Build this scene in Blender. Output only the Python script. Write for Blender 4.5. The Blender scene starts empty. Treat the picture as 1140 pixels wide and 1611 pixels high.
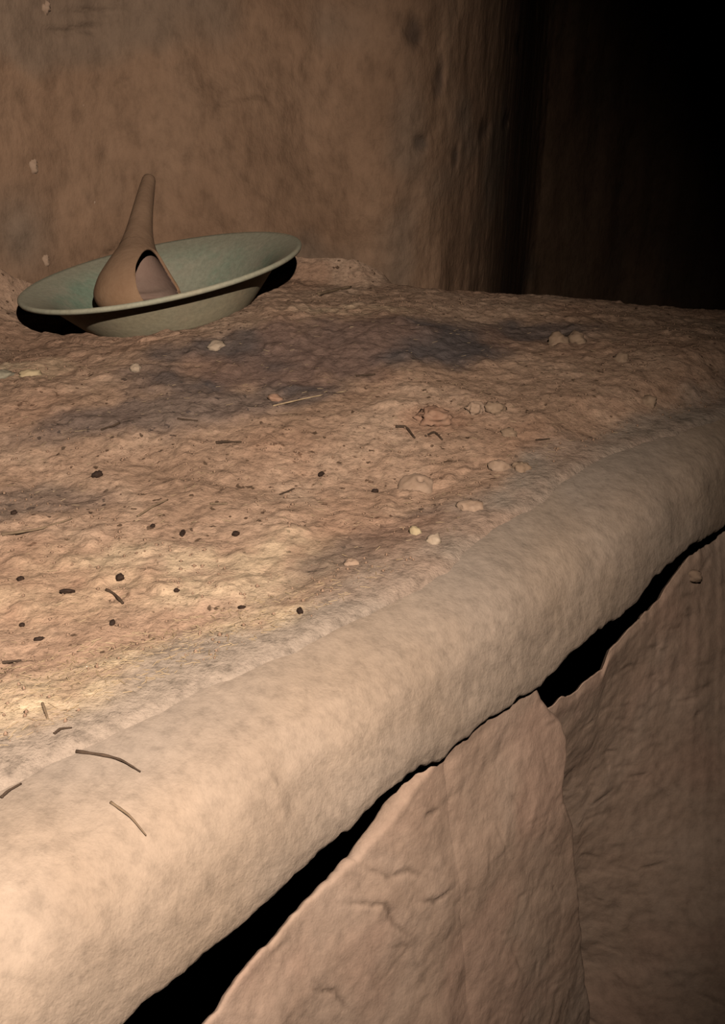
import bpy, bmesh, math, random
import numpy as np
from mathutils import Vector

# ------------------------------------------------------------------ camera, light, exposure
SC = bpy.context.scene
COL = SC.collection
CAM_H = 0.33                      # eye height above the bench top (z = 0 is the bench top)
cam = bpy.data.cameras.new('camera'); cam_o = bpy.data.objects.new('camera', cam); COL.objects.link(cam_o)
cam.sensor_fit = 'VERTICAL'; cam.sensor_height = 24.0; cam.lens = 24.0 * 1547 / 1611
cam.clip_start = 0.01
cam_o.location = (0, 0, CAM_H); cam_o.rotation_euler = (math.radians(90 - 25), 0, 0)
SC.camera = cam_o

world = bpy.data.worlds.new('world'); SC.world = world; world.use_nodes = True
world.node_tree.nodes['Background'].inputs[0].default_value = (0, 0, 0, 1)
world.node_tree.nodes['Background'].inputs[1].default_value = 0.0

# the photographer's hand torch, held above the camera and pointed to the left
sp = bpy.data.lights.new('torch', 'SPOT'); sp_o = bpy.data.objects.new('torch', sp); COL.objects.link(sp_o)
sp.energy = 50.0; sp.color = (1.0, 0.925, 0.82); sp.shadow_soft_size = 0.006
sp.spot_size = math.radians(104); sp.spot_blend = 1.0
sp_o.location = (0.07, -0.05, CAM_H + 0.25)
aim = Vector((-0.50, 0.85, -.02))
sp_o.rotation_euler = (aim - sp_o.location).to_track_quat('-Z', 'Y').to_euler()

SC.view_settings.view_transform = 'Standard'; SC.view_settings.look = 'None'
SC.view_settings.gamma = 1.0; SC.view_settings.use_curve_mapping = False
SC.view_settings.exposure = 0.0
SC.cycles.diffuse_bounces = 0     # bounced light switched off to keep the shadows black

# ------------------------------------------------------------------ helpers
random.seed(7)
RNG = np.random.default_rng(11)
D = np.array([.652, .758]); N2 = np.array([.758, -.652])      # along / out of the bench front, in plan

def sm(x):
    x = np.clip(x, 0, 1); return x * x * (3 - 2 * x)

_TAB = np.random.default_rng(3).random(65536).astype(np.float64)
def vnoise(p, seed=0):
    i = np.floor(p).astype(np.int64); f = p - i; f = f * f * f * (f * (f * 6 - 15) + 10)
    def h(a, b, c):
        return _TAB[((a * 73856093) ^ (b * 19349663) ^ (c * 83492791) ^ (seed * 2654435)) & 65535]
    x, y, z = i[:, 0], i[:, 1], i[:, 2]; fx, fy, fz = f[:, 0], f[:, 1], f[:, 2]
    def lx(b, c): return h(x, b, c) * (1 - fx) + h(x + 1, b, c) * fx
    return ((lx(y, z) * (1 - fy) + lx(y + 1, z) * fy) * (1 - fz) +
            (lx(y, z + 1) * (1 - fy) + lx(y + 1, z + 1) * fy) * fz) * 2 - 1
def fbm(p, scale, octv=4, seed=0, gain=.5):
    p = np.asarray(p, float) * scale; a = 1.0; t = 0; s = np.zeros(len(p))
    for k in range(octv):
        s += a * vnoise(p + 17.3 * k, seed + k); t += a; a *= gain; p = p * 2.03
    return s / t
def ridge(p, scale, octv=3, seed=0):
    return 1 - np.abs(fbm(p, scale, octv, seed)) * 2

def mesh_from(name, verts, faces, smooth=True, attrs=None):
    me = bpy.data.meshes.new(name)
    verts = np.asarray(verts, np.float32); faces = np.asarray(faces, np.int32)
    n, k = faces.shape
    me.vertices.add(len(verts)); me.vertices.foreach_set('co', verts.ravel())
    me.loops.add(n * k); me.loops.foreach_set('vertex_index', faces.ravel())
    me.polygons.add(n)
    me.polygons.foreach_set('loop_start', np.arange(0, n * k, k, dtype=np.int32))
    me.polygons.foreach_set('loop_total', np.full(n, k, np.int32))
    if smooth: me.polygons.foreach_set('use_smooth', np.ones(n, bool))
    me.update(calc_edges=True)
    for an, av in (attrs or {}).items():
        a = me.attributes.new(an, 'FLOAT', 'POINT'); a.data.foreach_set('value', np.asarray(av, np.float32))
    me.validate()
    return me
def grid_faces(nu, nv, mask=None):
    i = np.arange(nu * nv).reshape(nu, nv)
    f = np.stack([i[:-1, :-1], i[1:, :-1], i[1:, 1:], i[:-1, 1:]], -1).reshape(-1, 4)
    if mask is not None: f = f[mask.ravel()[f].all(1)]
    return f
def compact(v, f, attrs):
    used = np.zeros(len(v), bool); used[f.ravel()] = True
    mp = np.cumsum(used) - 1
    return v[used], mp[f], {k: a[used] for k, a in attrs.items()}
def obj(name, me, mat, parent=None, **props):
    o = bpy.data.objects.new(name, me); COL.objects.link(o)
    if mat is not None and len(me.materials) == 0: me.materials.append(mat)
    if parent is not None: o.parent = parent
    for k, v in props.items(): o[k] = v
    return o
def empty(name, loc, **props):
    o = bpy.data.objects.new(name, None); COL.objects.link(o); o.location = loc
    o.empty_display_size = .02
    for k, v in props.items(): o[k] = v
    bpy.context.view_layer.update()
    return o
def keep(child, parent):              # parent without moving the child
    child.parent = parent
    child.matrix_parent_inverse = parent.matrix_world.inverted()

def seg_dist(px, py, poly):
    best = np.full(px.shape, 1e9); par = np.zeros(px.shape); L = 0
    seg = [math.dist(poly[i], poly[i + 1]) for i in range(len(poly) - 1)]; T = sum(seg)
    for (a, b), l in zip(zip(poly[:-1], poly[1:]), seg):
        dx, dy = b[0] - a[0], b[1] - a[1]
        t = np.clip(((px - a[0]) * dx + (py - a[1]) * dy) / (l * l + 1e-12), 0, 1)
        d = np.hypot(px - a[0] - t * dx, py - a[1] - t * dy)
        m = d < best; best[m] = d[m]; par[m] = (L + t[m] * l) / T; L += l
    return best, par
def groove(px, py, poly, width):      # 1 in the crack's middle, 0 outside, fading to its ends
    d, t = seg_dist(px, py, poly)
    return np.exp(-(d / width) ** 2) * np.clip(4 * t, 0.25, 1) * np.clip(4 * (1 - t), 0.25, 1)

# ------------------------------------------------------------------ materials
def nodes(name):
    m = bpy.data.materials.new(name); m.use_nodes = True
    nt = m.node_tree; return m, nt, nt.nodes['Principled BSDF']
def ramp(nt, fac, stops):
    r = nt.nodes.new('ShaderNodeValToRGB'); e = r.color_ramp.elements
    while len(e) > 1: e.remove(e[-1])
    e[0].position = stops[0][0]; e[0].color = (*stops[0][1], 1)
    for p, c in stops[1:]:
        x = e.new(p); x.color = (*c, 1)
    nt.links.new(fac, r.inputs[0]); return r.outputs[0]
def noise(nt, co, scale, detail=6, rough=.6, dist=0.0):
    n = nt.nodes.new('ShaderNodeTexNoise'); n.inputs['Scale'].default_value = scale
    n.inputs['Detail'].default_value = detail; n.inputs['Roughness'].default_value = rough
    n.inputs['Distortion'].default_value = dist
    nt.links.new(co, n.inputs['Vector']); return n.outputs['Fac']
def mix(nt, fac, a, b, mode='MIX'):
    x = nt.nodes.new('ShaderNodeMix'); x.data_type = 'RGBA'; x.blend_type = mode
    for s, v in ((x.inputs[0], fac), (x.inputs[6], a), (x.inputs[7], b)):
        if hasattr(v, 'is_linked') or isinstance(v, bpy.types.NodeSocket): nt.links.new(v, s)
        elif isinstance(v, (int, float)): s.default_value = v
        else: s.default_value = (*v, 1)
    return x.outputs[2]
def mapping(nt, scale):
    t = nt.nodes.new('ShaderNodeTexCoord'); mp = nt.nodes.new('ShaderNodeMapping')
    mp.inputs['Scale'].default_value = scale
    nt.links.new(t.outputs['Object'], mp.inputs[0]); return mp.outputs[0]
def attr(nt, name):
    a = nt.nodes.new('ShaderNodeAttribute'); a.attribute_name = name; return a.outputs['Fac']
def bump(nt, h, strength, dist, prev=None):
    b = nt.nodes.new('ShaderNodeBump'); b.inputs['Strength'].default_value = strength
    b.inputs['Distance'].default_value = dist
    nt.links.new(h, b.inputs['Height'])
    if prev is not None: nt.links.new(prev, b.inputs['Normal'])
    return b.outputs[0]

def earth(name, dark, mid, light, big=7, fine=90, stretch=(1, 1, 1), bumps=((60, .35, .004), (260, .5, .0015)),
          zones=(), rough=.9, grain=.25, speck=None):
    m, nt, p = nodes(name)
    co = mapping(nt, (1, 1, 1)); cs = mapping(nt, stretch)
    c = ramp(nt, noise(nt, cs, big, 5, .62, .4), [(.30, dark), (.5, mid), (.70, light)])
    f = ramp(nt, noise(nt, cs, fine, 6, .7), [(.25, (1 - grain * 1.6,) * 3), (.5, (1, 1, 1)), (.78, (1 + grain,) * 3)])
    c = mix(nt, 1.0, c, f, 'MULTIPLY')
    if speck:
        c = mix(nt, ramp(nt, noise(nt, co, speck[0], 2, .5), [(speck[1], (0, 0, 0)), (speck[1] + .04, (1, 1, 1))]), c, speck[2])
    for an, colr, amt in zones:
        a = attr(nt, an)
        mt = nt.nodes.new('ShaderNodeMath'); mt.operation = 'MULTIPLY'; mt.inputs[1].default_value = amt
        nt.links.new(a, mt.inputs[0])
        zc = mix(nt, 1.0, colr, f, 'MULTIPLY')
        c = mix(nt, mt.outputs[0], c, zc)
    nt.links.new(c, p.inputs['Base Color'])
    p.inputs['Roughness'].default_value = rough; p.inputs['Specular IOR Level'].default_value = .12
    nrm = None
    for s, st, d in bumps: nrm = bump(nt, noise(nt, cs, s, 5, .65), st, d, nrm)
    nt.links.new(nrm, p.inputs['Normal'])
    return m
def plain(name, a, b, scale, rough=.85, bs=200, bd=.001, spec=.3):
    m, nt, p = nodes(name); co = mapping(nt, (1, 1, 1))
    c = ramp(nt, noise(nt, co, scale, 5, .65), [(.32, a), (.68, b)])
    nt.links.new(c, p.inputs['Base Color']); p.inputs['Roughness'].default_value = rough
    p.inputs['Specular IOR Level'].default_value = spec
    nt.links.new(bump(nt, noise(nt, co, bs, 4, .6), .5, bd), p.inputs['Normal'])
    return m

M_WALL = earth('wall_mud', (.27, .153, .093), (.34, .195, .120), (.40, .238, .150), big=6, fine=55, stretch=(1, 1, .55),
               bumps=((28, .4, .010), (90, .4, .0035), (300, .3, .0010)),
               zones=(('soot', (.035, .03, .03), .9), ('grey', (.22, .17, .13), .6)), grain=.20)
M_FILL = earth('loose_earth', (.41, .245, .160), (.55, .338, .226), (.66, .43, .295), big=9, fine=120,
               bumps=((70, .5, .006), (220, .6, .0025), (600, .4, .001)),
               zones=(('straw', (.80, .575, .37), .85), ('ash', (.130, .102, .096), .95), ('dust', (.42, .312, .24), .95), ('red', (.54, .28, .175), .6)),
               grain=.34, speck=(130, .66, (.16, .095, .06)))
M_LIP = earth('smooth_plaster', (.405, .286, .210), (.47, .338, .252), (.53, .386, .292), big=8, fine=110,
              bumps=((26, .4, .006), (90, .42, .0022), (300, .4, .0009)),
              zones=(('dust', (.375, .278, .214), 1.0), ('ochre', (.50, .31, .18), .5)), grain=.17)
M_FRONT = earth('straw_daub', (.52, .33, .235), (.60, .395, .285), (.66, .45, .335), big=9, fine=80, stretch=(1, 1, .8),
                bumps=((34, .3, .005), (130, .35, .0018), (420, .35, .0007)),
                zones=(('crack', (.10, .06, .04), .8), ('pink', (.60, .36, .26), .6)), grain=.16)
M_FLOOR = earth('packed_floor', (.20, .12, .08), (.28, .17, .115), (.36, .23, .16), big=5, fine=60)

# ------------------------------------------------------------------ shared shape functions
def interp(x, pts):
    a = np.array(pts); return np.interp(x, a[:, 0], a[:, 1])
def smooth_interp(x, pts, r):
    return sum(interp(x + k * r, pts) for k in (-1, -.5, 0, .5, 1)) / 5

# enamel basin pose
B_C = np.array([-.2472, 1.22, .0926]); B_N = np.array([-.1598, -.0264, 1.0]); B_N /= np.linalg.norm(B_N)
B_U = np.cross([0, 1, 0], B_N); B_U /= np.linalg.norm(B_U); B_V = np.cross(B_N, B_U)
B_OUT = [(.1737, .000), (.1745, -.004), (.171, -.0065), (.158, -.0075), (.152, -.012), (.142, -.024), (.128, -.040), (.114, -.054), (.108, -.060), (.0, -.060)]

W_EDGE = -.295
WI = [(-.6, -.41), (.186, -.406), (.278, -.393), (.342, -.380), (.422, -.369), (.511, -.372), (.65, -.390), (.75, -.392), (.82, -.384), (.87, -.365), (.92, -.350), (1.6, -.35)]
def wi(s): return smooth_interp(s, WI, .06)
def soil_base(X, Y):
    z = .030 * sm((Y - .75) / .35)
    z = z + .13 * np.clip(X + .235, -.16, .13) * sm((Y - .98) / .14) * (1 - sm((X - .0) / .25))
    z = z + .007 * np.exp(-((X + .235) / .2) ** 2 - ((Y - 1.12) / .12) ** 2)
    z = z + .060 * sm((-.395 - X) / .14) * sm((Y - 1.06) / .2)
    z = z - .012 * sm((X - .30) / .3) * sm((Y - .9) / .3)
    return z
def soil(X, Y):
    X = np.asarray(X, float); Y = np.asarray(Y, float)
    p = np.c_[X.ravel(), Y.ravel(), np.zeros(X.size)]
    z = soil_base(X.ravel(), Y.ravel())
    z = z + .010 * fbm(p, 5.5, 3, 5) + .0032 * fbm(p, 22, 3, 9) + .0019 * fbm(p, 70, 3, 21) + .0008 * fbm(p, 210, 2, 31)
    z = z + .0022 * np.maximum(0, fbm(p, 44, 3, 44) - .18) * 3
    S_ = p[:, 0] * D[0] + p[:, 1] * D[1]; W_ = p[:, 0] * N2[0] + p[:, 1] * N2[1]
    kb = sm((W_ - wi(S_) + .065 + .02 * fbm(p, 14, 3, 120)) / .06)
    z = z * (1 - kb) + (.0024 + .30 * (z - soil_base(p[:, 0], p[:, 1]))) * kb     # levels out to the plaster edge
    # the basin has settled into the earth, hollowed under its rim to deepen the shadow
    q = np.c_[X.ravel(), Y.ravel(), z] - B_C
    r = np.hypot(q @ B_U, q @ B_V)
    h = np.interp(r, [0, .101, .106, .118, .131, .1435, .174, .19], [-.060, -.060, -.055, -.042, -.028, -.0145, .0, .06])
    top = (h - (q[:, 0] * B_N[0] + q[:, 1] * B_N[1])) / B_N[2] + B_C[2]
    lim = np.where(r < .103, top + .001, np.where(r < .118, top + .004, top - .004 - .03 * sm((r - .118) / .02)))
    z = np.where(r < .19, np.minimum(z, lim), z)
    return z.reshape(X.shape)

LIP_LOW = [(-.6, -.089), (.136, -.0882), (.168, -.0865), (.206, -.0871), (.245, -.0869), (.274, -.0845), (.304, -.0818), (.337, -.079),
           (.373, -.076), (.398, -.0773), (.419, -.0849), (.47, -.0836), (.545, -.0952), (.572, -.089), (.62, -.0867), (.698, -.0922),
           (.73, -.0779), (.767, -.0775), (.822, -.0794), (.869, -.0869), (1.0, -.088), (1.6, -.088)]

# ------------------------------------------------------------------ setting: floor and back wall
FLOOR_Z = -.78
gx, gy = np.meshgrid(np.linspace(-2.2, 2.4, 140), np.linspace(-1.6, 3.2, 140), indexing='ij')
P = np.c_[gx.ravel(), gy.ravel(), np.zeros(gx.size)]
P[:, 2] = FLOOR_Z + .012 * fbm(P, 3, 4, 2)
obj('floor', mesh_from('floor', P, grid_faces(*gx.shape)), M_FLOOR, kind='structure', label='packed brown earth floor in front of the bench')

WALL_Y = [(-1.4, .75), (-.9, .98), (-.6, 1.17), (-.47, 1.265), (-.38, 1.36), (-.30, 1.415), (-.2, 1.425), (-.12, 1.40), (-.03, 1.365), (.03, 1.366),
          (.08, 1.395), (.13, 1.455), (.18, 1.56), (.24, 1.75), (.32, 2.2), (.45, 2.8), (.8, 3.05), (1.5, 3.2)]
def wall_y(X, Z): return smooth_interp(X, WALL_Y, .04) - .05 * Z
ux = np.r_[np.linspace(-1.25, -.1, 230)[:-1], np.linspace(-.1, .5, 260)[:-1], np.linspace(.5, 1.5, 60)]; uz = np.r_[np.linspace(-.85, -.06, 40)[:-1], np.linspace(-.06, 1.15, 300)]
gx, gz = np.meshgrid(ux, uz, indexing='ij'); X, Z = gx.ravel(), gz.ravel()
P = np.c_[X, wall_y(X, Z), Z]
PS = np.c_[X, P[:, 1] * .5, Z * .6]
right = sm((X - .0) / .15)
h = .018 * fbm(P, 4, 3, 50) + .007 * fbm(P, 14, 4, 60) + .0025 * fbm(P, 55, 3, 70)
h += right * .012 * fbm(np.c_[X * 3.2, 0 * X, Z * .35], 9, 3, 80)          # vertical drip furrows to the right
soot = np.zeros(len(P)); grey = sm((fbm(P, 5, 3, 91) - .12) / .3) * .7
for (x, z, a, b, ang, dep) in [(.0777, .222, .012, .014, 0, .012), (.180, .226, .013, .018, -.2, .016), (.245, .225, .020, .018, .3, .02),
                               (.28, .345, .022, .022, .2, .02), (.065, .356, .014, .024, 0, .012), (.13, .20, .008, .018, 0, .008), (.10, .30, .009, .03, 0, .008)]:
    dx, dz = X - x, Z - z; c, s = math.cos(ang), math.sin(ang)
    e = np.hypot((dx * c + dz * s) / a, (-dx * s + dz * c) / b) + .35 * fbm(P, 60, 3, 95)
    k = 1 - sm((e - .25) / 1.0); h -= .8 * dep * k; soot = np.maximum(soot, .6 * k)
for poly, w_, dep in [([(-.272, .192), (-.285, .150), (-.300, .118), (-.335, .088), (-.385, .052)], .0045, .007),
                      ([(-.395, .352), (-.36, .356), (-.33, .362)], .004, .008), ([(-.375, .372), (-.30, .378)], .004, .006),
                      ([(-.22, .345), (-.23, .305), (-.225, .28)], .004, .004), ([(-.30, .30), (-.33, .285)], .003, .004),
                      ([(-.43, .16), (-.445, .135), (-.43, .12)], .006, .006), ([(-.2, .26), (-.13, .275), (-.12, .25)], .004, .004)]:
    h -= dep * groove(X + .006 * fbm(P, 40, 2, 97), Z + .006 * fbm(P, 40, 2, 98), poly, w_)
grey = np.maximum(grey, .9 * np.exp(-((X + .44) / .03) ** 2 - ((Z - .12) / .05) ** 2))
P[:, 1] -= h
wall = obj('wall_back', mesh_from('wall_back', P, grid_faces(len(ux), len(uz))[:, ::-1], attrs={'soot': soot, 'grey': grey}), M_WALL,
           kind='structure', label='rough brown mud wall rising behind the bench')
WP = P.reshape(len(ux), len(uz), 3)
def wall_at(x, z):
    i = int(np.clip(np.searchsorted(ux, x), 0, len(ux) - 1)); j = int(np.clip(np.searchsorted(uz, z), 0, len(uz) - 1))
    return WP[i, j, 1]

# ------------------------------------------------------------------ the bench
bench = empty('earthen_bench', (.2, .8, FLOOR_Z), category='bench',
              label='long tan mud-plastered bench with rounded edge, filled with loose earth')
# loose earth filling
st = .0026
ax = np.arange(-.80, 1.15, st); ay = np.arange(.18, 1.62, st)
gx, gy = np.meshgrid(ax, ay, indexing='ij'); X, Y = gx.ravel(), gy.ravel()
S = X * D[0] + Y * D[1]; W = X * N2[0] + Y * N2[1]
inner = wi(S)
edge_n = .010 * fbm(np.c_[X, Y, 0 * X], 14, 3, 120)
back = np.where(X > .02, 1.335 - .02 * sm((X - .15) / .1) + .02 * fbm(np.c_[X, Y * 0, 0 * X], 9, 3, 130) - .015 * sm((X - .345) / .02), 1.62)
mask = (W < inner + .035) & (Y < back + .09) & (Y < wall_y(X, 0 * X) + .05)
Z = np.zeros(len(X)); Z[mask] = soil(X[mask], Y[mask])
Z -= sm((W - inner + .8 * edge_n - .006) / .05) * .03                    # and dips under it
Z -= np.where(X > .02, sm((Y - back) / .05), 0) * .12 * sm((X - .02) / .1)              # drops away at the open back edge
Z += .035 * sm((Y - wall_y(X, 0 * X) + .05) / .06) * (1 - sm((X + .02) / .08))        # drifted up against the wall
p3 = np.c_[X, Y, 0 * X]
nz = fbm(p3, 18, 4, 140)
def ell(cx, cy, a, b, dirx, diry):
    dx, dy = X - cx, Y - cy; l = math.hypot(dirx, diry); c, s = dirx / l, diry / l
    return np.hypot((dx * c + dy * s) / a, (-dx * s + dy * c) / b)
straw = 1 - sm((ell(-.145, .478, .135, .040, .65, .45) + .5 * nz - .55) / .6)
straw = np.maximum(straw, .75 * (1 - sm((ell(-.17, .60, .16, .06, 1, .2) + .7 * nz - .5) / .7)))
straw = np.maximum(straw, .7 * (1 - sm((ell(.00, 1.17, .10, .028, 1, .1) + .7 * nz - .5) / .7)))
straw = np.maximum(straw, .8 * (1 - sm((ell(-.35, 1.02, .04, .03, 1, .1) + .7 * nz - .5) / .7)))
straw *= np.clip(.75 + .9 * fbm(p3, 60, 3, 160), 0, 1)
ash = 1 - sm((ell(-.015, 1.045, .26, .085, .37, .15) + .45 * nz - .55) / .65)
ash = np.maximum(ash, .7 * (1 - sm((ell(-.16, .915, .20, .045, 1, .35) + .6 * nz - .5) / .7)))
ash = np.maximum(ash, .9 * (1 - sm((ell(-.11, 1.035, .13, .06, 1, .1) + .5 * nz - .5) / .6)))
ash = np.maximum(ash, .85 * (1 - sm((ell(.17, 1.13, .14, .035, .37, .12) + .5 * nz - .5) / .7)))
ash = np.maximum(ash, .5 * (1 - sm((ell(-.28, .73, .10, .035, 1, .3) + .6 * nz - .5) / .7)))
ash = np.maximum(ash, .5 * (1 - sm((ell(.02, .66, .10, .03, .65, .6) + .6 * nz - .5) / .7)))
dust = sm((W - inner + .046 + .03 * nz) / .034)
red = 1 - sm((ell(.07, .885, .05, .035, 1, .1) + .5 * nz - .5) / .6)
red = np.maximum(red, .5 * sm(fbm(p3, 12, 3, 170) * 2))
v, f, at = compact(np.c_[X, Y, Z], grid_faces(len(ax), len(ay), mask), {'straw': straw, 'ash': ash, 'dust': dust, 'red': red})
fill = obj('earth_filling', mesh_from('earth_filling', v, f, attrs=at), M_FILL, label='loose reddish earth with straw and ash')
keep(fill, bench)

# rounded plaster lip, swept along the front
ns, npf = 700, 110
ss = np.linspace(-.42, 1.42, ns)
V = np.zeros((ns, npf, 3)); DU = np.zeros((ns, npf)); OC = np.zeros((ns, npf))
pz = np.c_[ss, 0 * ss, 0 * ss]
low = interp(ss, LIP_LOW) + .0032 * fbm(pz, 60, 3, 200) + .0026 * fbm(pz, 150, 3, 210)
w_in = wi(ss)
for i, s in enumerate(ss):
    a = w_in[i]; zl = low[i]; b = W_EDGE
    ctrl = [(a - .05, -.012), (a - .025, -.004), (a, -.0012), (a + .016, .0004), (a + .034 * (b - a) / .11, -.0005), (b - .034 * (b - a) / .11, -.0105), (b - .014 * (b - a) / .11, -.028), (b - .004, -.052),
            (b, zl + .012), (b, zl), (b - .004, zl - .004), (b - .03, zl + .002), (b - .09, zl + .012)]
    c = np.array(ctrl); t = np.r_[0, np.cumsum(np.hypot(*np.diff(c, axis=0).T))]
    tt = np.linspace(0, t[-1], npf)
    # two rounds of smoothing of the polyline keep the upper roll soft and the lower edge crisp
    x = np.interp(tt, t, c[:, 0]); z = np.interp(tt, t, c[:, 1])
    cut = np.searchsorted(tt, t[8])
    for _ in range(14):
        x[1:cut] = (x[0:cut - 1] + 2 * x[1:cut] + x[2:cut + 1]) / 4; z[1:cut] = (z[0:cut - 1] + 2 * z[1:cut] + z[2:cut + 1]) / 4
    V[i, :, 0] = D[0] * s + N2[0] * x; V[i, :, 1] = D[1] * s + N2[1] * x; V[i, :, 2] = z
    DU[i] = 1 - sm((x - a - .028) / .050); OC[i] = sm((s - .75) / .35)
P = V.reshape(-1, 3)
xw = P[:, 0] * N2[0] + P[:, 1] * N2[1]
k = np.where(xw > W_EDGE - .03, sm((P[:, 2] - np.repeat(low, npf)) / .04), 1.0)
off = (.0055 * fbm(P, 7, 3, 220) + .0022 * fbm(P, 30, 3, 230) + .0008 * fbm(P, 110, 3, 240)) * k
off *= .15 + .85 * sm((xw - wi(P[:, 0] * D[0] + P[:, 1] * D[1])) / .05)
nw = np.array([N2[0] * .65, N2[1] * .65, .76])
P = P + off[:, None] * nw
DUa = np.clip(DU.ravel() * (1 + .5 * fbm(P, 16, 3, 250)), 0, 1)
OCa = np.clip(OC.ravel() * .8 + .6 * np.maximum(0, fbm(P, 9, 3, 260)), 0, 1)
lip = obj('plaster_lip', mesh_from('plaster_lip', P, grid_faces(ns, npf), attrs={'dust': DUa, 'ochre': OCa}), M_LIP,
          label='smooth rounded tan plaster lip along the bench front')
keep(lip, bench)
LP = P[(P[:, 2] > -.06)]
def top_z(x, y):
    q = LP[np.hypot(LP[:, 0] - x, LP[:, 1] - y) < .004]
    return max(float(q[:, 2].max()) if len(q) else -1, zs(x, y) if x * N2[0] + y * N2[1] < float(wi(np.array([x * D[0] + y * D[1]]))[0]) + .01 else -1)

# front wall below the lip
def scratches(a, b, n, arange, brange, seed, wid=.0011, ang0=-.9):
    r = np.random.default_rng(seed); g = np.zeros(len(a))
    for _ in range(n):
        x, y = r.uniform(*arange), r.uniform(*brange); t = r.normal(ang0, .5); L = r.uniform(.012, .05); cv = r.normal(0, .35)
        poly = []
        for j in range(6):
            poly.append((x, y)); x += L / 5 * math.cos(t); y += L / 5 * math.sin(t); t += cv / 5
        m = (np.abs(a - poly[0][0]) < .06) & (np.abs(b - poly[0][1]) < .06)
        if m.any(): g[m] = np.maximum(g[m], groove(a[m], b[m], poly, wid * r.uniform(.7, 1.5)) * r.uniform(.4, 1))
    return g
FACEW = [(-.80, -.235), (-.495, -.250), (-.39, -.2555), (-.31, -.265), (-.25, -.274), (-.20, -.2805), (-.166, -.289), (-.133, -.297), (-.10, -.3005)]
WT = [(-.6, -.196), (.1, -.190), (.1945, -.177), (.227, -.1645), (.257, -.152), (.288, -.142), (.321, -.135), (.357, -.128), (.382, -.117), (.408, -.102), (.43, -.0945), (.46, -.0915), (.62, -.096)]
st = .0022
ss = np.arange(-.30, .52, st); tv = np.arange(-.05, .62, st)                       # tv < 0 runs over the top edge and down inside
g1, g2 = np.meshgrid(ss, tv, indexing='ij'); S, T = g1.ravel(), g2.ravel()
top = interp(S, WT) + .003 * fbm(np.c_[S, 0 * S, 0 * S], 55, 3, 300) + .0024 * fbm(np.c_[S, 0 * S, 0 * S], 150, 3, 303)
Zw = top - np.abs(T) - .0
face = -.312 + .010 * sm(T / .06) + .070 * sm((T - .02) / .40)
km = sm((S - .30) / .14); face = face * (1 - km) + (np.interp(Zw, [e[0] for e in FACEW], [e[1] for e in FACEW]) - .0040 * sm((S - .40) / .06)) * km
Wf = np.where(T >= 0, face - .0015 * (1 - sm(T / .004)), -.3142 - .004 * sm(-T / .006))
pp = np.c_[S, Wf, Zw]; kk = sm(T / .07)
scr = scratches(S, Zw, 150, (.05, .62), (-.62, -.12), 5)
ck = np.zeros(len(S))
for poly in [[(.355, -.135), (.372, -.152), (.39, -.158), (.405, -.172)], [(.335, -.15), (.352, -.162), (.365, -.168), (.372, -.19), (.39, -.215)],
             [(.41, -.128), (.425, -.133)], [(.395, -.185), (.41, -.195), (.43, -.198)], [(.30, -.19), (.32, -.21), (.33, -.235)]]:
    ck = np.maximum(ck, groove(S + .002 * fbm(pp, 120, 2, 305), Zw + .002 * fbm(pp, 120, 2, 306), poly, .0013))
Wf = Wf + kk * .007 * fbm(pp, 7, 3, 310) + sm(T / .015) * (.0016 * fbm(pp, 30, 3, 320) + .0007 * fbm(pp, 110, 3, 330)) - .0016 * np.maximum(.7 * scr, 1.3 * ck)
P = np.c_[D[0] * S + N2[0] * Wf, D[1] * S + N2[1] * Wf, Zw]
fw = obj('front_wall', mesh_from('front_wall', P, grid_faces(len(ss), len(tv)),
                                 attrs={'crack': np.clip(.7 * ck + .25 * scr, 0, 1), 'pink': sm(fbm(pp, 11, 3, 340) * 2 + .2)}), M_FRONT,
         label='pinkish brown mud wall below the lip')
keep(fw, bench)

# buttress that carries the lip
EDGE = [(-.80, .66), (-.495, .622), (-.39, .600), (-.31, .591), (-.25, .588), (-.215, .577), (-.20, .5745), (-.185, .584), (-.166, .590), (-.15, .585), (-.133, .571), (-.118, .559), (-.098, .552)]
zt = np.linspace(0, 1, 300); uu = np.r_[np.linspace(0, .72, 110), np.linspace(.725, 1, 70)]
g1, g2 = np.meshgrid(uu, zt, indexing='ij'); U, Tz = g1.ravel(), g2.ravel()
# U 0..0.72 runs across the face to the corner, 0.72..1 wraps round the corner and back along the side
s0 = .38
Sz = s0 + (.56 - s0) * np.clip(U / .72, 0, 1)
kz = sm((Sz - .40) / .05)
ztop = (interp(Sz, LIP_LOW) - .0052) * kz + (interp(Sz, WT) - .012) * (1 - kz) + .0018 * fbm(np.c_[Sz, 0 * Sz, 0 * Sz], 130, 2, 400)
Zb = ztop + (-.70 - ztop) * Tz
es = np.interp(Zb, [e[0] for e in EDGE], [e[1] for e in EDGE]); fwz = np.interp(Zb, [e[0] for e in FACEW], [e[1] for e in FACEW])
Sb = np.where(U < .72, s0 + (es - .006 - s0) * (U / .72), es - .006)
Wb = fwz - .012 * (1 - sm((Sb - s0) / .08))
ph = np.clip((U - .72) / .10, 0, 1) * (math.pi / 2)
rr = .008
Sb = np.where(U < .72, Sb, Sb + (rr * np.sin(ph)) - .01 * np.clip((U - .82) / .18, 0, 1))
Wb = np.where(U < .72, Wb, Wb - rr * (1 - np.cos(ph)) - .14 * np.clip((U - .82) / .18, 0, 1))
pp = np.c_[Sb, Wb, Zb]
scr = scratches(Sb, Zb, 110, (.36, .62), (-.62, -.11), 8, ang0=-1.2)
kk = sm(Tz / .02)
dW = sm((ztop - Zb) / .07) * .007 * fbm(pp, 7, 3, 310) + sm((ztop - Zb) / .015) * (.0016 * fbm(pp, 30, 3, 320) + .0007 * fbm(pp, 110, 3, 330)) - .0011 * scr
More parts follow.
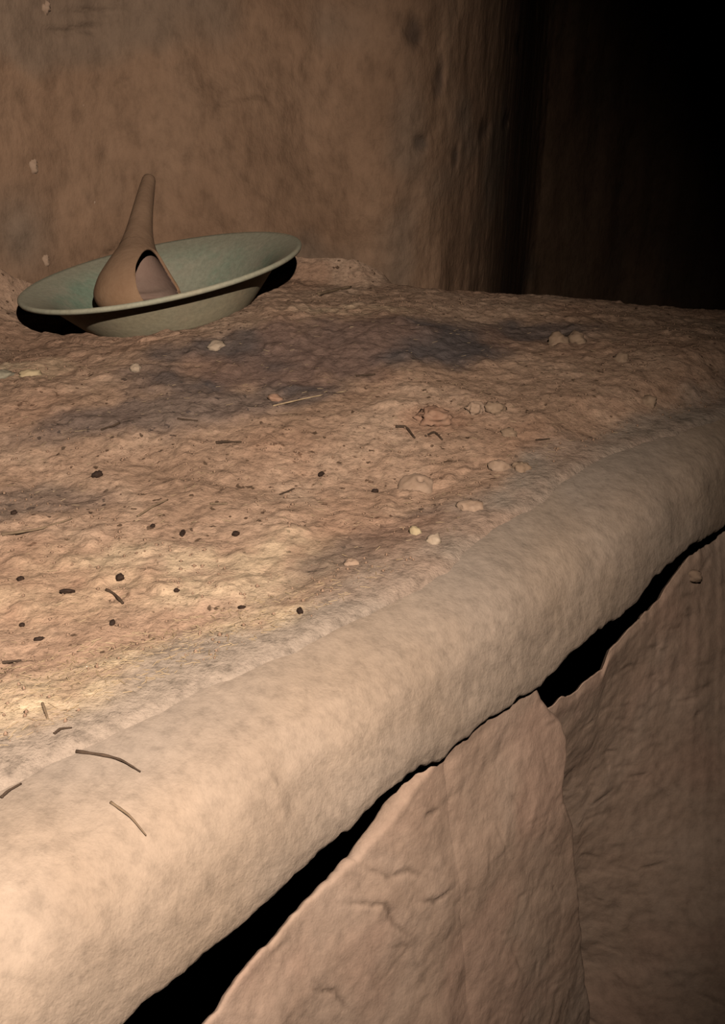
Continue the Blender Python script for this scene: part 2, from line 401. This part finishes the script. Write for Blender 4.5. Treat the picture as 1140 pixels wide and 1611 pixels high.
dS = np.where(U > .70, .0022 * fbm(np.c_[0 * Zb, 0 * Zb, Zb], 60, 3, 440), 0)
Wb = Wb + np.where(U < .82, dW, 0); Sb = Sb + dS
P = np.c_[D[0] * Sb + N2[0] * Wb, D[1] * Sb + N2[1] * Wb, Zb]
bt = obj('buttress', mesh_from('buttress', P, grid_faces(len(uu), len(zt)),
                               attrs={'crack': .22 * scr, 'pink': sm(fbm(pp, 11, 3, 340) * 2 + .2)}), M_FRONT,
         label='pale upright mud buttress propping the lip')
keep(bt, bench)

# battered wall set back to the right of the buttress
RT = [(.06, -.155), (.1537, -.1607), (.19, -.168), (.2176, -.1714), (.2231, -.1552), (.255, -.149), (.288, -.1426), (.308, -.1273), (.335, -.121), (.373, -.1240), (.42, -.112), (.9, -.105)]
xs = np.arange(.08, .86, .0024); tv = np.r_[np.linspace(-.06, -.0015, 24), np.arange(0, .60, .0024)]
g1, g2 = np.meshgrid(xs, tv, indexing='ij'); X, T = g1.ravel(), g2.ravel()
px = np.c_[X, 0 * X, 0 * X]
top = interp(X, RT) - .004 + .0035 * fbm(px, 60, 3, 500) + .0026 * fbm(px, 150, 3, 505)
Zr = top - np.abs(T)
yt = .4908 + 1.1626 * X; yb = np.minimum(yt + .09, .78 - .22 * (X - .2) )
k = np.clip(T / .42, 0, 1) ** .9
Yr = yt + (yb - yt) * k - .05 * np.clip((T - .42) / .2, 0, 1)
Yr = np.where(T < 0, yt + .010 * sm(-T / .010) + .004, Yr + .004 * (1 - sm(T / .01)))
pp = np.c_[X, Yr, Zr]; kk = sm(T / .06)
scr = scratches(X, Zr, 220, (.12, .6), (-.7, -.14), 15, wid=.0014, ang0=-.6)
Yr = Yr - kk * (.012 * fbm(pp, 6, 3, 510) + .0035 * fbm(pp, 24, 3, 520)) - sm(T / .015) * .0013 * fbm(pp, 100, 3, 530) + .0025 * scr
rw = obj('recessed_wall', mesh_from('recessed_wall', np.c_[X, Yr, Zr], grid_faces(len(xs), len(tv)),
                                    attrs={'crack': .35 * scr, 'pink': sm(fbm(pp, 9, 3, 540) * 2 + .2)}), M_FRONT,
         label='darker set-back mud wall right of the buttress')
keep(rw, bench)
RWP = np.c_[X, Yr, Zr]

# ------------------------------------------------------------------ the basin and the dipper in it
def lathe_mesh(name, prof, seg, mats=None, split=None, wob=0.0):
    n = len(prof); vs = []; fs = []
    for i in range(seg):
        a = 2 * math.pi * i / seg
        for r, z in prof:
            w_ = 1 + wob * math.sin(3 * a + 1)
            vs.append((r * w_ * math.cos(a), r * w_ * math.sin(a), z))
    for i in range(seg):
        j = (i + 1) % seg
        for k_ in range(n - 1): fs.append((i * n + k_, j * n + k_, j * n + k_ + 1, i * n + k_ + 1))
    me = bpy.data.meshes.new(name); me.from_pydata(vs, [], fs)
    bm = bmesh.new(); bm.from_mesh(me); bmesh.ops.remove_doubles(bm, verts=bm.verts, dist=1e-5)
    bmesh.ops.recalc_face_normals(bm, faces=bm.faces); bm.to_mesh(me); bm.free()
    me.polygons.foreach_set('use_smooth', [True] * len(me.polygons))
    for m in mats or (): me.materials.append(m)
    return me

def enamel(name, base, patch, stain, amt, worn=None):
    m, nt, p = nodes(name); co = mapping(nt, (1, 1, 1))
    c = ramp(nt, noise(nt, co, 9, 4, .6, .3), [(.38, base), (.62, patch)])
    c = mix(nt, ramp(nt, noise(nt, co, 16, 6, .7), [(.5 - amt, (0, 0, 0)), (.72 - amt, (1, 1, 1))]), c, stain)
    if worn:                                                  # the glaze is worn to tan towards the rim
        sx = nt.nodes.new('ShaderNodeSeparateXYZ'); nt.links.new(co, sx.inputs[0])
        mr = nt.nodes.new('ShaderNodeMapRange'); mr.inputs[1].default_value = -.016; mr.inputs[2].default_value = -.003
        nt.links.new(sx.outputs['Z'], mr.inputs[0]); c = mix(nt, mr.outputs[0], c, worn)
    f = ramp(nt, noise(nt, co, 170, 4, .7), [(.3, (.82, .82, .82)), (.7, (1.1, 1.1, 1.1))])
    c = mix(nt, 1.0, c, f, 'MULTIPLY')
    nt.links.new(c, p.inputs['Base Color']); p.inputs['Roughness'].default_value = .62
    p.inputs['Specular IOR Level'].default_value = .25
    nt.links.new(bump(nt, noise(nt, co, 140, 4, .6), .25, .0008), p.inputs['Normal']); return m
M_IN = enamel('green_glaze', (.45, .425, .31), (.29, .375, .265), (.50, .435, .32), .08, (.52, .465, .335))
M_OUT = enamel('dusty_olive_glaze', (.68, .55, .36), (.58, .50, .34), (.70, .53, .35), .05)
M_RIM = enamel('worn_rim', (.52, .465, .335), (.46, .43, .31), (.55, .46, .32), .04)

basin = empty('shallow_basin', tuple(B_C), category='basin',
              label='shallow green glazed basin with flat rim, tilted in the earth by the wall')
rot = np.array([B_U, B_V, B_N]).T
from mathutils import Matrix
basin.rotation_euler = Matrix(rot.tolist()).to_euler(); bpy.context.view_layer.update()
inn = [(.0, -.056), (.090, -.056), (.096, -.0525), (.109, -.040), (.123, -.0265), (.133, -.0175), (.141, -.0120), (.149, -.0080), (.158, -.0046), (.168, -.0012)]
body_prof = [(.0, -.060), (.098, -.060), (.101, -.0595), (.106, -.055), (.118, -.042), (.131, -.028), (.139, -.0195), (.1435, -.0145), (.146, -.0115)]
obj('outer_shell', lathe_mesh('outer_shell', body_prof, 128, [M_OUT]), None, basin, label='dusty tan-olive outside of the basin')
obj('inner_bowl', lathe_mesh('inner_bowl', inn, 128, [M_IN]), None, basin, label='green inside of the basin')
rim_prof = [(.168, -.0012), (.1722, .0002), (.1744, -.0010), (.1748, -.0032), (.1736, -.0056), (.1705, -.0058), (.158, -.0075), (.146, -.0115)]
obj('rim', lathe_mesh('rim', rim_prof, 128, [M_RIM]), None, basin, label='pale flat rim of the basin')
foot = [(.092, -.0600), (.094, -.0640), (.098, -.0640), (.101, -.0595)]
obj('foot_ring', lathe_mesh('foot_ring', foot, 96, [M_OUT]), None, basin)

def gourd_mat():
    m, nt, p = nodes('gourd_skin'); co = mapping(nt, (1, 1, 1))
    sx = nt.nodes.new('ShaderNodeSeparateXYZ'); nt.links.new(co, sx.inputs[0])
    mr = nt.nodes.new('ShaderNodeMapRange'); mr.inputs[1].default_value = .03; mr.inputs[2].default_value = .09
    nt.links.new(sx.outputs['Z'], mr.inputs[0])
    n_ = noise(nt, co, 24, 5, .65)
    c = mix(nt, mr.outputs[0], ramp(nt, n_, [(.32, (.37, .20, .11)), (.68, (.47, .275, .16))]), ramp(nt, n_, [(.32, (.30, .175, .108)), (.68, (.38, .225, .14))]))
    nt.links.new(c, p.inputs['Base Color']); p.inputs['Roughness'].default_value = .85; p.inputs['Specular IOR Level'].default_value = .2
    nt.links.new(bump(nt, noise(nt, co, 90, 4, .6), .5, .002), p.inputs['Normal']); return m
M_GOURD = gourd_mat()
M_GIN = plain('gourd_inside', (.34, .20, .15), (.42, .27, .205), 22, .85, 160, .001)
def dipper():
    base_ = Vector((-.272, 1.200, .036))
    spine = [(-.2735, 1.200, .038), (-.2740, 1.201, .050), (-.2745, 1.204, .064), (-.2755, 1.210, .079), (-.2765, 1.220, .094), (-.2775, 1.235, .109),
             (-.2785, 1.258, .126), (-.2790, 1.290, .147), (-.2785, 1.322, .168), (-.2770, 1.345, .185)]
    rad = [.030, .050, .0545, .048, .035, .0225, .0165, .0130, .0105, .0080]
    m_, seg = 72, 72
    sp_ = np.array(spine); t = np.linspace(0, 1, len(sp_)); tt = np.linspace(0, 1, m_)
    def cr(vals):
        x = np.interp(tt, t, np.asarray(vals, float))
        for _ in range(12): x[1:-1] = (x[:-2] + 2 * x[1:-1] + x[2:]) / 4
        return x
    c = np.c_[cr(sp_[:, 0]), cr(sp_[:, 1]), cr(sp_[:, 2])]; r = cr(rad); r[0] = .012; r[-1] = .004; r[-2] = .0075
    root = empty('gourd_dipper', tuple(base_), category='dipper', label='orange-brown gourd dipper lying in the green basin, thin neck against the wall')
    CUT = 44
    for nm, i0, i1, lab in (('cup', 0, CUT, 'open-sided cup of the dipper, pinkish inside'), ('neck', CUT - 4, m_, 'thin upright neck of the dipper')):
        vs, fs = [], []
        for i in range(i0, i1):
            tg = Vector(c[min(i + 1, m_ - 1)] - c[max(i - 1, 0)]).normalized()
            u = Vector((1, 0, 0)); u = (u - tg * u.dot(tg)).normalized(); w_ = tg.cross(u)
            for k_ in range(seg):
                a = 2 * math.pi * k_ / seg
                vs.append(tuple(Vector(c[i]) + (u * math.cos(a) + w_ * math.sin(a)) * float(r[i]) * (1.012 if nm == 'neck' else 1) - base_))
        n_ = i1 - i0
        for i in range(n_ - 1):
            for k_ in range(seg):
                j = (k_ + 1) % seg; fs.append((i * seg + k_, i * seg + j, (i + 1) * seg + j, (i + 1) * seg + k_))
        if nm == 'cup': fs.append(tuple(range(seg))[::-1])
        else: fs.append(tuple(range((n_ - 1) * seg, n_ * seg)))
        me = bpy.data.meshes.new(nm); me.from_pydata(vs, [], fs)
        if nm == 'cup':                                            # one clean slice opens the mouth to the right
            bm = bmesh.new(); bm.from_mesh(me)
            no = Vector((.86, -.34, .38)).normalized()
            bmesh.ops.bisect_plane(bm, geom=bm.verts[:] + bm.edges[:] + bm.faces[:], plane_co=Vector((.0295, -.012, .026)), plane_no=no, clear_outer=True)
            bm.to_mesh(me); bm.free()
        me.polygons.foreach_set('use_smooth', [True] * len(me.polygons))
        me.materials.append(M_GOURD); me.materials.append(M_GIN)
        o = obj(nm, me, None, root, label=lab)
        if nm == 'cup':
            s_ = o.modifiers.new('shell', 'SOLIDIFY'); s_.thickness = .0035; s_.offset = -1; s_.material_offset = 1
    return root
dipper()

# ------------------------------------------------------------------ stones, twigs and crumbs lying on the earth
def ico(sub):
    bm = bmesh.new(); bmesh.ops.create_icosphere(bm, subdivisions=sub, radius=1)
    v_ = np.array([x.co[:] for x in bm.verts]); f_ = np.array([[q.index for q in x.verts] for x in bm.faces]); bm.free(); return v_, f_
ICO3, ICO4 = ico(3), ico(4)
def lump_mesh(name, size, seed, rough=.28, sub=ICO3, dimple=None, fine=.30):
    v_, f_ = sub; v_ = v_.copy()
    r = 1 + 1.5 * rough * fbm(v_, 1.2, 3, seed) + fine * fbm(v_, 3.5, 3, seed + 50)
    v_ = v_ * r[:, None]
    if dimple:
        d_ = np.hypot(v_[:, 0] - dimple[0], v_[:, 1] - dimple[1])
        v_[:, 2] -= np.where(v_[:, 2] > 0, .9 * np.exp(-(d_ / .16) ** 2), 0)
    return mesh_from(name, v_ * np.array(size), f_)
def zs(x, y): return float(soil(np.array([x]), np.array([y]))[0])
M_STONE = {
    'pale': plain('pale_clod', (.45, .28, .185), (.54, .35, .24), 130),
    'red': plain('red_clod', (.42, .215, .135), (.50, .29, .19), 110),
    'tan': plain('tan_clod', (.38, .235, .15), (.47, .305, .20), 130),
    'white': plain('whitish_pebble', (.50, .345, .235), (.60, .435, .31), 130),
    'grey': plain('grey_green_flake', (.33, .27, .19), (.45, .37, .26), 100),
    'straw': plain('straw_flake', (.56, .39, .22), (.68, .50, .30), 100),
}
STONES = [  # x, y, half sizes, material, name, label, category
    (.0458, .7673, (.0150, .0165, .0085), 'pale', 'round_clod', 'round flat clod with a small dark hole, mid bench among the clods', 'clod'),
    (.0660, .8860, (.0190, .0170, .0110), 'red', 'earth_clod', 'large reddish clod just behind the round holed clod', 'clod'),
    (.1079, .9023, (.0100, .0095, .0075), 'pale', 'earth_clod', 'pale clod right of the large reddish clod, left of a pair', 'clod'),
    (.1285, .9010, (.0095, .0090, .0065), 'tan', 'earth_clod', 'tan clod right of the reddish clod, right of a pair', 'clod'),
    (.1192, .7899, (.0085, .0080, .0065), 'pale', 'earth_clod', 'small pale clod right of the round holed clod, near the lip', 'clod'),
    (.1370, .7880, (.0080, .0075, .0045), 'tan', 'earth_clod', 'low tan clod beside the lip, right of a small pale clod', 'clod'),
    (.0530, .6520, (.0062, .0060, .0048), 'white', 'pebble', 'bright pale pebble at the lip, below the round holed clod', 'pebble'),
    (.0400, .6690, (.0045, .0060, .0040), 'straw', 'pebble', 'yellowish chip just behind the bright pale pebble at the lip', 'pebble'),
    (.2247, 1.1045, (.0125, .0100, .0095), 'tan', 'earth_clod', 'dim clod at the far right of the bench, left of two', 'clod'),
    (.2460, 1.1075, (.0120, .0100, .0085), 'tan', 'earth_clod', 'dim clod at the far right of the bench, right of two', 'clod'),
    (-.1594, 1.0524, (.0110, .0080, .0055), 'white', 'pebble', 'whitish stone in grey ash right below the basin', 'pebble'),
    (-.3484, .9974, (.0120, .0070, .0045), 'straw', 'stone_flake', 'bright yellowish flake at the left edge, below the basin', 'flake'),
    (-.3720, .9878, (.0140, .0080, .0050), 'grey', 'stone_flake', 'grey-green flake at the left edge beside a yellowish one', 'flake'),
    (.0860, .7117, (.0110, .0100, .0055), 'pale', 'earth_clod', 'flat pale clod at the lip between round clod and bright pebble', 'clod'),
    (-.0077, .6194, (.0055, .0050, .0042), 'pale', 'pebble', 'small pinkish pebble left of the bright pale pebble', 'pebble'),
    (.2884, .9454, (.0090, .0085, .0060), 'tan', 'earth_clod', 'brown clod by the dim right end of the lip', 'clod'),
    (.2804, 1.0377, (.0085, .0080, .0065), 'tan', 'earth_clod', 'small brown clod in front of the two dim far clods', 'clod'),
    (-.2375, .9959, (.0060, .0055, .0045), 'white', 'pebble', 'tiny whitish pebble below the middle of the basin', 'pebble'),
    (.1359, .8575, (.0080, .0075, .0050), 'tan', 'earth_clod', 'low tan clod between the clod pair and the lip', 'clod'),
    (-.0870, .9330, (.0075, .0070, .0040), 'red', 'earth_clod', 'small reddish clod below the grey ash patch', 'clod'),
]
for i, (x, y, sz, mk, nm, lab, cat) in enumerate(STONES):
    me = lump_mesh(nm, sz, 600 + 7 * i, .10 if i == 0 else .3, ICO4 if i < 3 else ICO3, (.25, .1) if i == 0 else None, .10 if i == 0 else .36)
    o = obj(nm, me, M_STONE[mk], label=lab, category=cat)
    o.location = (x, y, zs(x, y) + sz[2] * .02); o.rotation_euler = (0.25 if i == 0 else random.uniform(-.2, .2), random.uniform(-.2, .2), random.uniform(0, 6.28) if i else 0)

# chips of pale stone set in the walls (parts of those walls)
for x, z, r in [(-.420, .200, .0075), (-.420, .082, .0065), (-.385, .380, .0080), (-.36, .15, .0035), (-.36, .27, .003)]:
    o = obj('stone_chip', lump_mesh('stone_chip', (r, r * .7, r * 1.1), int(900 + 1000 * abs(x)), .3), M_STONE['pale'])
    o.location = (x, wall_at(x, z) + r * .1, z); keep(o, wall)
k = np.argmin((RWP[:, 0] - .333) ** 2 + (RWP[:, 2] + .146) ** 2)
o = obj('stone_chip', lump_mesh('stone_chip', (.0085, .005, .0065), 950, .3), M_STONE['pale']); o.location = tuple(RWP[k] + np.array([0, -.001, 0])); keep(o, bench)

M_TWIG = plain('dark_twig', (.055, .032, .020), (.12, .072, .045), 90, .8, 300, .0005)
M_TWIGP = plain('dry_twig', (.20, .125, .075), (.32, .21, .13), 90, .8, 300, .0005)
M_DARK = plain('charred_bit', (.022, .012, .008), (.060, .030, .018), 120, .8, 300, .0006)
def tube(name, pts, r0, r1, mat, label, cat, seed):
    rg = random.Random(seed); pts = [Vector(p) for p in pts]; n = 14; out = []
    L = len(pts) - 1
    for i in range(n):
        t = i / (n - 1) * L; a = min(int(t), L - 1); q = pts[a].lerp(pts[a + 1], t - a); out.append(q)
    for _ in range(2): out = [out[0]] + [(out[i - 1] + out[i] * 2 + out[i + 1]) / 4 for i in range(1, n - 1)] + [out[-1]]
    c0 = out[0].copy(); vs, fs = [], []; m_ = 7
    for i, q in enumerate(out):
        tg = (out[min(i + 1, n - 1)] - out[max(i - 1, 0)]).normalized(); u = tg.cross(Vector((0, 0, 1))).normalized(); w_ = u.cross(tg)
        r = (r0 + (r1 - r0) * i / (n - 1)) * rg.uniform(.85, 1.2)
        for k_ in range(m_):
            a = 2 * math.pi * k_ / m_; vs.append(tuple(q - c0 + (u * math.cos(a) + w_ * math.sin(a)) * r))
    for i in range(n - 1):
        for k_ in range(m_): fs.append((i * m_ + k_, i * m_ + (k_ + 1) % m_, (i + 1) * m_ + (k_ + 1) % m_, (i + 1) * m_ + k_))
    fs.append(tuple(range(m_))[::-1]); fs.append(tuple(range((n - 1) * m_, n * m_)))
    me = bpy.data.meshes.new(name); me.from_pydata(vs, [], fs); me.polygons.foreach_set('use_smooth', [True] * len(fs))
    o = obj(name, me, mat, label=label, category=cat); o.location = c0; return o
def lipz(x, y): return .004
TWIGS = [
    ([(-.1495, .4124), (-.1334, .4103), (-.1247, .4082), (-.1144, .4027)], .0010, .0004, 0, 'long dark bent twig lying on the lip, lower left'),
    ([(-.1249, .381), (-.1141, .3742), (-.1055, .3684)], .0008, .0003, 1, 'thin brown twig on the lip below the long dark twig'),
    ([(-.1632, .4224), (-.1609, .4262), (-.1552, .4278)], .0009, .0005, 0, 'short curved twig left behind the long dark twig'),
    ([(-.1765, .3764), (-.1742, .381), (-.1700, .3870)], .0009, .0005, 0, 'short twig cut by the left edge, beside the lip'),
    ([(-.1764, .5914), (-.1693, .5852), (-.1612, .5738)], .0012, .0010, 0, 'straight dark stick among dark droppings, left of the bench'),
    ([(-.1781, .7045), (-.1686, .7203), (-.1594, .7341)], .0010, .0007, 1, 'brown slanting stick in mid bench, left side'),
    ([(-.2721, .6657), (-.2486, .6801), (-.2282, .6985)], .0012, .0006, 1, 'long faint brown stalk reaching the left edge'),
    ([(-.2186, .5026), (-.208, .5054)], .0011, .0006, 0, 'short stick at the left edge beside the straw patch'),
    ([(-.1751, .8798), (-.156, .8813)], .0009, .0006, 0, 'short dark stick lying level, left behind the brown stick'),
    ([(-.2437, .8634), (-.2343, .8694), (-.2285, .8753)], .0011, .0009, 0, 'short dark stick at left, below the yellowish flake'),
    ([(-.1338, .8413), (-.1272, .8442), (-.1104, .8398)], .0016, .0006, 0, 'dark stub of twig right of a level dark stick'),
    ([(.0311, .8708), (.0407, .8694), (.048, .8487)], .0014, .0009, 0, 'dark hooked twig touching the large reddish clod on its left'),
    ([(.0581, .8505), (.0669, .8600), (.0731, .8442)], .0012, .0010, 0, 'dark arched twig in front of the large reddish clod'),
    ([(-.0566, 1.2484), (-.0373, 1.2812), (-.0152, 1.3117)], .0020, .0012, 1, 'dry twig at the wall foot, right of the basin'),
    ([(-.069, .7537), (-.058, .7645)], .0009, .0006, 0, 'short dark twig in the middle of the bench, alone'),
    ([(.1591, .8472), (.1725, .8501)], .0009, .0006, 0, 'short dark twig beside the lip, right of the tan clods'),
    ([(-.1241, .7303), (-.1096, .7265)], .0009, .0006, 1, 'short brown twig right of the brown slanting stick'),
    ([(-.1779, .4506), (-.1745, .4436), (-.1702, .435)], .0009, .0006, 1, 'small brown twig in the straw patch, left'),
    ([(-.0869, .9099), (-.05, .931), (-.0161, .9486)], .0008, .0005, 2, 'long pale straw below the grey ash patch'),
    ([(-.0066, .9808), (.0133, .9856)], .0012, .0008, 0, 'short dark stick in the grey ash patch'),
]
M_STRAW = plain('pale_straw', (.46, .30, .17), (.66, .46, .28), 70, .6, 300, .0004)
for i, (pl, r0, r1, mk, lab) in enumerate(TWIGS):
    pts = [(x, y, top_z(x, y) + r0 * .6) for x, y in pl]
    if len(pts) > 2: pts[len(pts) // 2] = (pts[len(pts) // 2][0], pts[len(pts) // 2][1], pts[len(pts) // 2][2] + .0006)
    tube('straw_stalk' if mk == 2 else 'twig', pts, r0, r1, (M_TWIG, M_TWIGP, M_STRAW)[mk], lab, 'straw' if mk == 2 else 'twig', 40 + i)

BITS = [
    (-.2292, .7841, .0045, .0034, .5, 'dark lump alone at left mid bench, largest of the droppings'),
    (-.1703, .607, .0033, .0026, .3, 'round dark dropping just behind the straight dark stick'),
    (-.2017, .5869, .0045, .0020, .2, 'long dark dropping left of the straight dark stick'),
    (-.0402, .549, .0034, .0019, 1.9, 'dark dropping right of the straw patch, next to the lip'),
    (-.0968, .6745, .0030, .0022, .8, 'small dark dropping in mid bench, right of an upright one'),
    (-.1381, .6778, .0035, .0021, 1.5, 'upright dark dropping in front of the brown slanting stick'),
    (-.1629, .688, .0021, .0017, 1.2, 'tiny dark dropping at the foot of the brown slanting stick'),
    (-.1611, .5442, .0024, .0019, 1.3, 'small dark dropping above the straw patch'),
    (-.2049, .531, .0034, .0014, .5, 'thin brown dropping left of the straw patch'),
    (-.24, .6052, .0024, .0018, .9, 'small brown dropping near the left edge, left of the long dropping'),
    (-.127, .5852, .0020, .0017, .1, 'tiny dark dropping right of the straight dark stick'),
    (-.0359, .7913, .0032, .0022, 1.0, 'brown dropping in the centre, left of the round holed clod'),
    (-.2762, .7068, .0025, .0020, .4, 'small dark dropping at the left edge behind the faint stalk'),
    (-.0795, .562, .0024, .0014, .1, 'thin dark dropping behind the right end of the straw patch'),
    (-.2208, .5474, .0019, .0017, 0, 'tiny brown dropping at the left edge above the straw'),
    (.0107, .7591, .0028, .0020, .3, 'brown dropping immediately left of the round holed clod'),
]
for i, (x, y, a, b, rz, lab) in enumerate(BITS):
    o = obj('dropping', lump_mesh('dropping', (a, b, b), 800 + 5 * i, .25), M_DARK, label=lab, category='dropping', group='dark droppings scattered on the earth')
    o.location = (x, y, zs(x, y) + b * .55); o.rotation_euler = (0, random.uniform(-.15, .15), rz)

# nobody could count these: chaff and crumbs
def chaff(n, seed):
    r = np.random.default_rng(seed); pts = []
    c = r.random((n * 3, 6))
    x = np.where(c[:, 4] < .55, -.145 + .16 * (c[:, 0] + c[:, 5] - 1) * 1.3, -.35 + .75 * c[:, 0])
    y = np.where(c[:, 4] < .55, .483 + .5 * (x + .145) + .07 * (c[:, 1] - .5) * 1.6, .42 + .8 * c[:, 1])
    W_ = x * N2[0] + y * N2[1]; ok = (W_ < wi(x * D[0] + y * D[1]) - .006) & (np.hypot(x - B_C[0], y - B_C[1]) > .19)
    x, y = x[ok][:n], y[ok][:n]; m_ = len(x)
    L = r.uniform(.002, .0075, m_); w_ = r.uniform(.00018, .00042, m_); a = r.normal(.45, .7, m_); ti = r.normal(0, .10, m_)
    z = soil(x, y) + .0001
    dx = np.c_[np.cos(a) * np.cos(ti), np.sin(a) * np.cos(ti), np.sin(ti)] * (L / 2)[:, None]
    sd = np.c_[-np.sin(a), np.cos(a), 0 * a] * w_[:, None]; up = np.c_[0 * a, 0 * a, w_ * .9]
    c0 = np.c_[x, y, z]
    v_ = np.stack([c0 - dx + sd, c0 - dx - sd, c0 - dx + up, c0 + dx + sd, c0 + dx - sd, c0 + dx + up], 1).reshape(-1, 3)
    f_ = np.array([[0, 3, 5, 2], [1, 2, 5, 4], [0, 1, 4, 3]])
    f_ = (np.arange(m_)[:, None, None] * 6 + f_[None]).reshape(-1, 4)
    return mesh_from('straw_chaff', v_, f_)
obj('straw_chaff', chaff(1500, 3), M_STRAW, kind='stuff', category='straw', label='pale chopped straw chaff strewn over the bench earth')
def crumbs(n, seed):
    r = np.random.default_rng(seed)
    x = r.uniform(-.45, .55, n * 2); y = r.uniform(.36, 1.28, n * 2)
    W_ = x * N2[0] + y * N2[1]; ok = (W_ < wi(x * D[0] + y * D[1]) - .004) & (np.hypot(x - B_C[0], y - B_C[1]) > .18)
    ok &= fbm(np.c_[x, y, 0 * x], 9, 2, 700) > -.35
    ok &= (np.hypot((x - .02) / .34, (y - 1.05 - .35 * x) / .11) > 1) & (np.hypot((x + .16) / .22, (y - .915) / .06) > 1)
    x, y = x[ok][:n], y[ok][:n]; m_ = len(x)
    sz = .0005 + .0014 * r.random(m_) ** 4
    o_ = np.array([[1, 0, 0], [-1, 0, 0], [0, 1, 0], [0, -1, 0], [0, 0, 1], [0, 0, -1]], float)
    v_ = np.c_[x, y, soil(x, y) + sz * .35][:, None, :] + o_[None] * r.uniform(.6, 1.3, (m_, 6, 1)) * sz[:, None, None]
    a = r.uniform(0, 6.28, m_); q = v_ - np.c_[x, y, 0 * x][:, None, :]
    v_[:, :, 0] = x[:, None] + q[:, :, 0] * np.cos(a)[:, None] - q[:, :, 1] * np.sin(a)[:, None]
    v_[:, :, 1] = y[:, None] + q[:, :, 0] * np.sin(a)[:, None] + q[:, :, 1] * np.cos(a)[:, None]
    f_ = np.array([[0, 2, 4], [2, 1, 4], [1, 3, 4], [3, 0, 4], [2, 0, 5], [1, 2, 5], [3, 1, 5], [0, 3, 5]])
    f_ = (np.arange(m_)[:, None, None] * 6 + f_[None]).reshape(-1, 3)
    return mesh_from('earth_crumbs', v_.reshape(-1, 3), f_, smooth=False)
M_CRUMB = plain('earth_crumb', (.33, .19, .12), (.46, .28, .185), 45)
obj('earth_crumbs', crumbs(8000, 4), M_CRUMB, kind='stuff', category='earth', label='fine brown earth crumbs scattered over the bench filling')
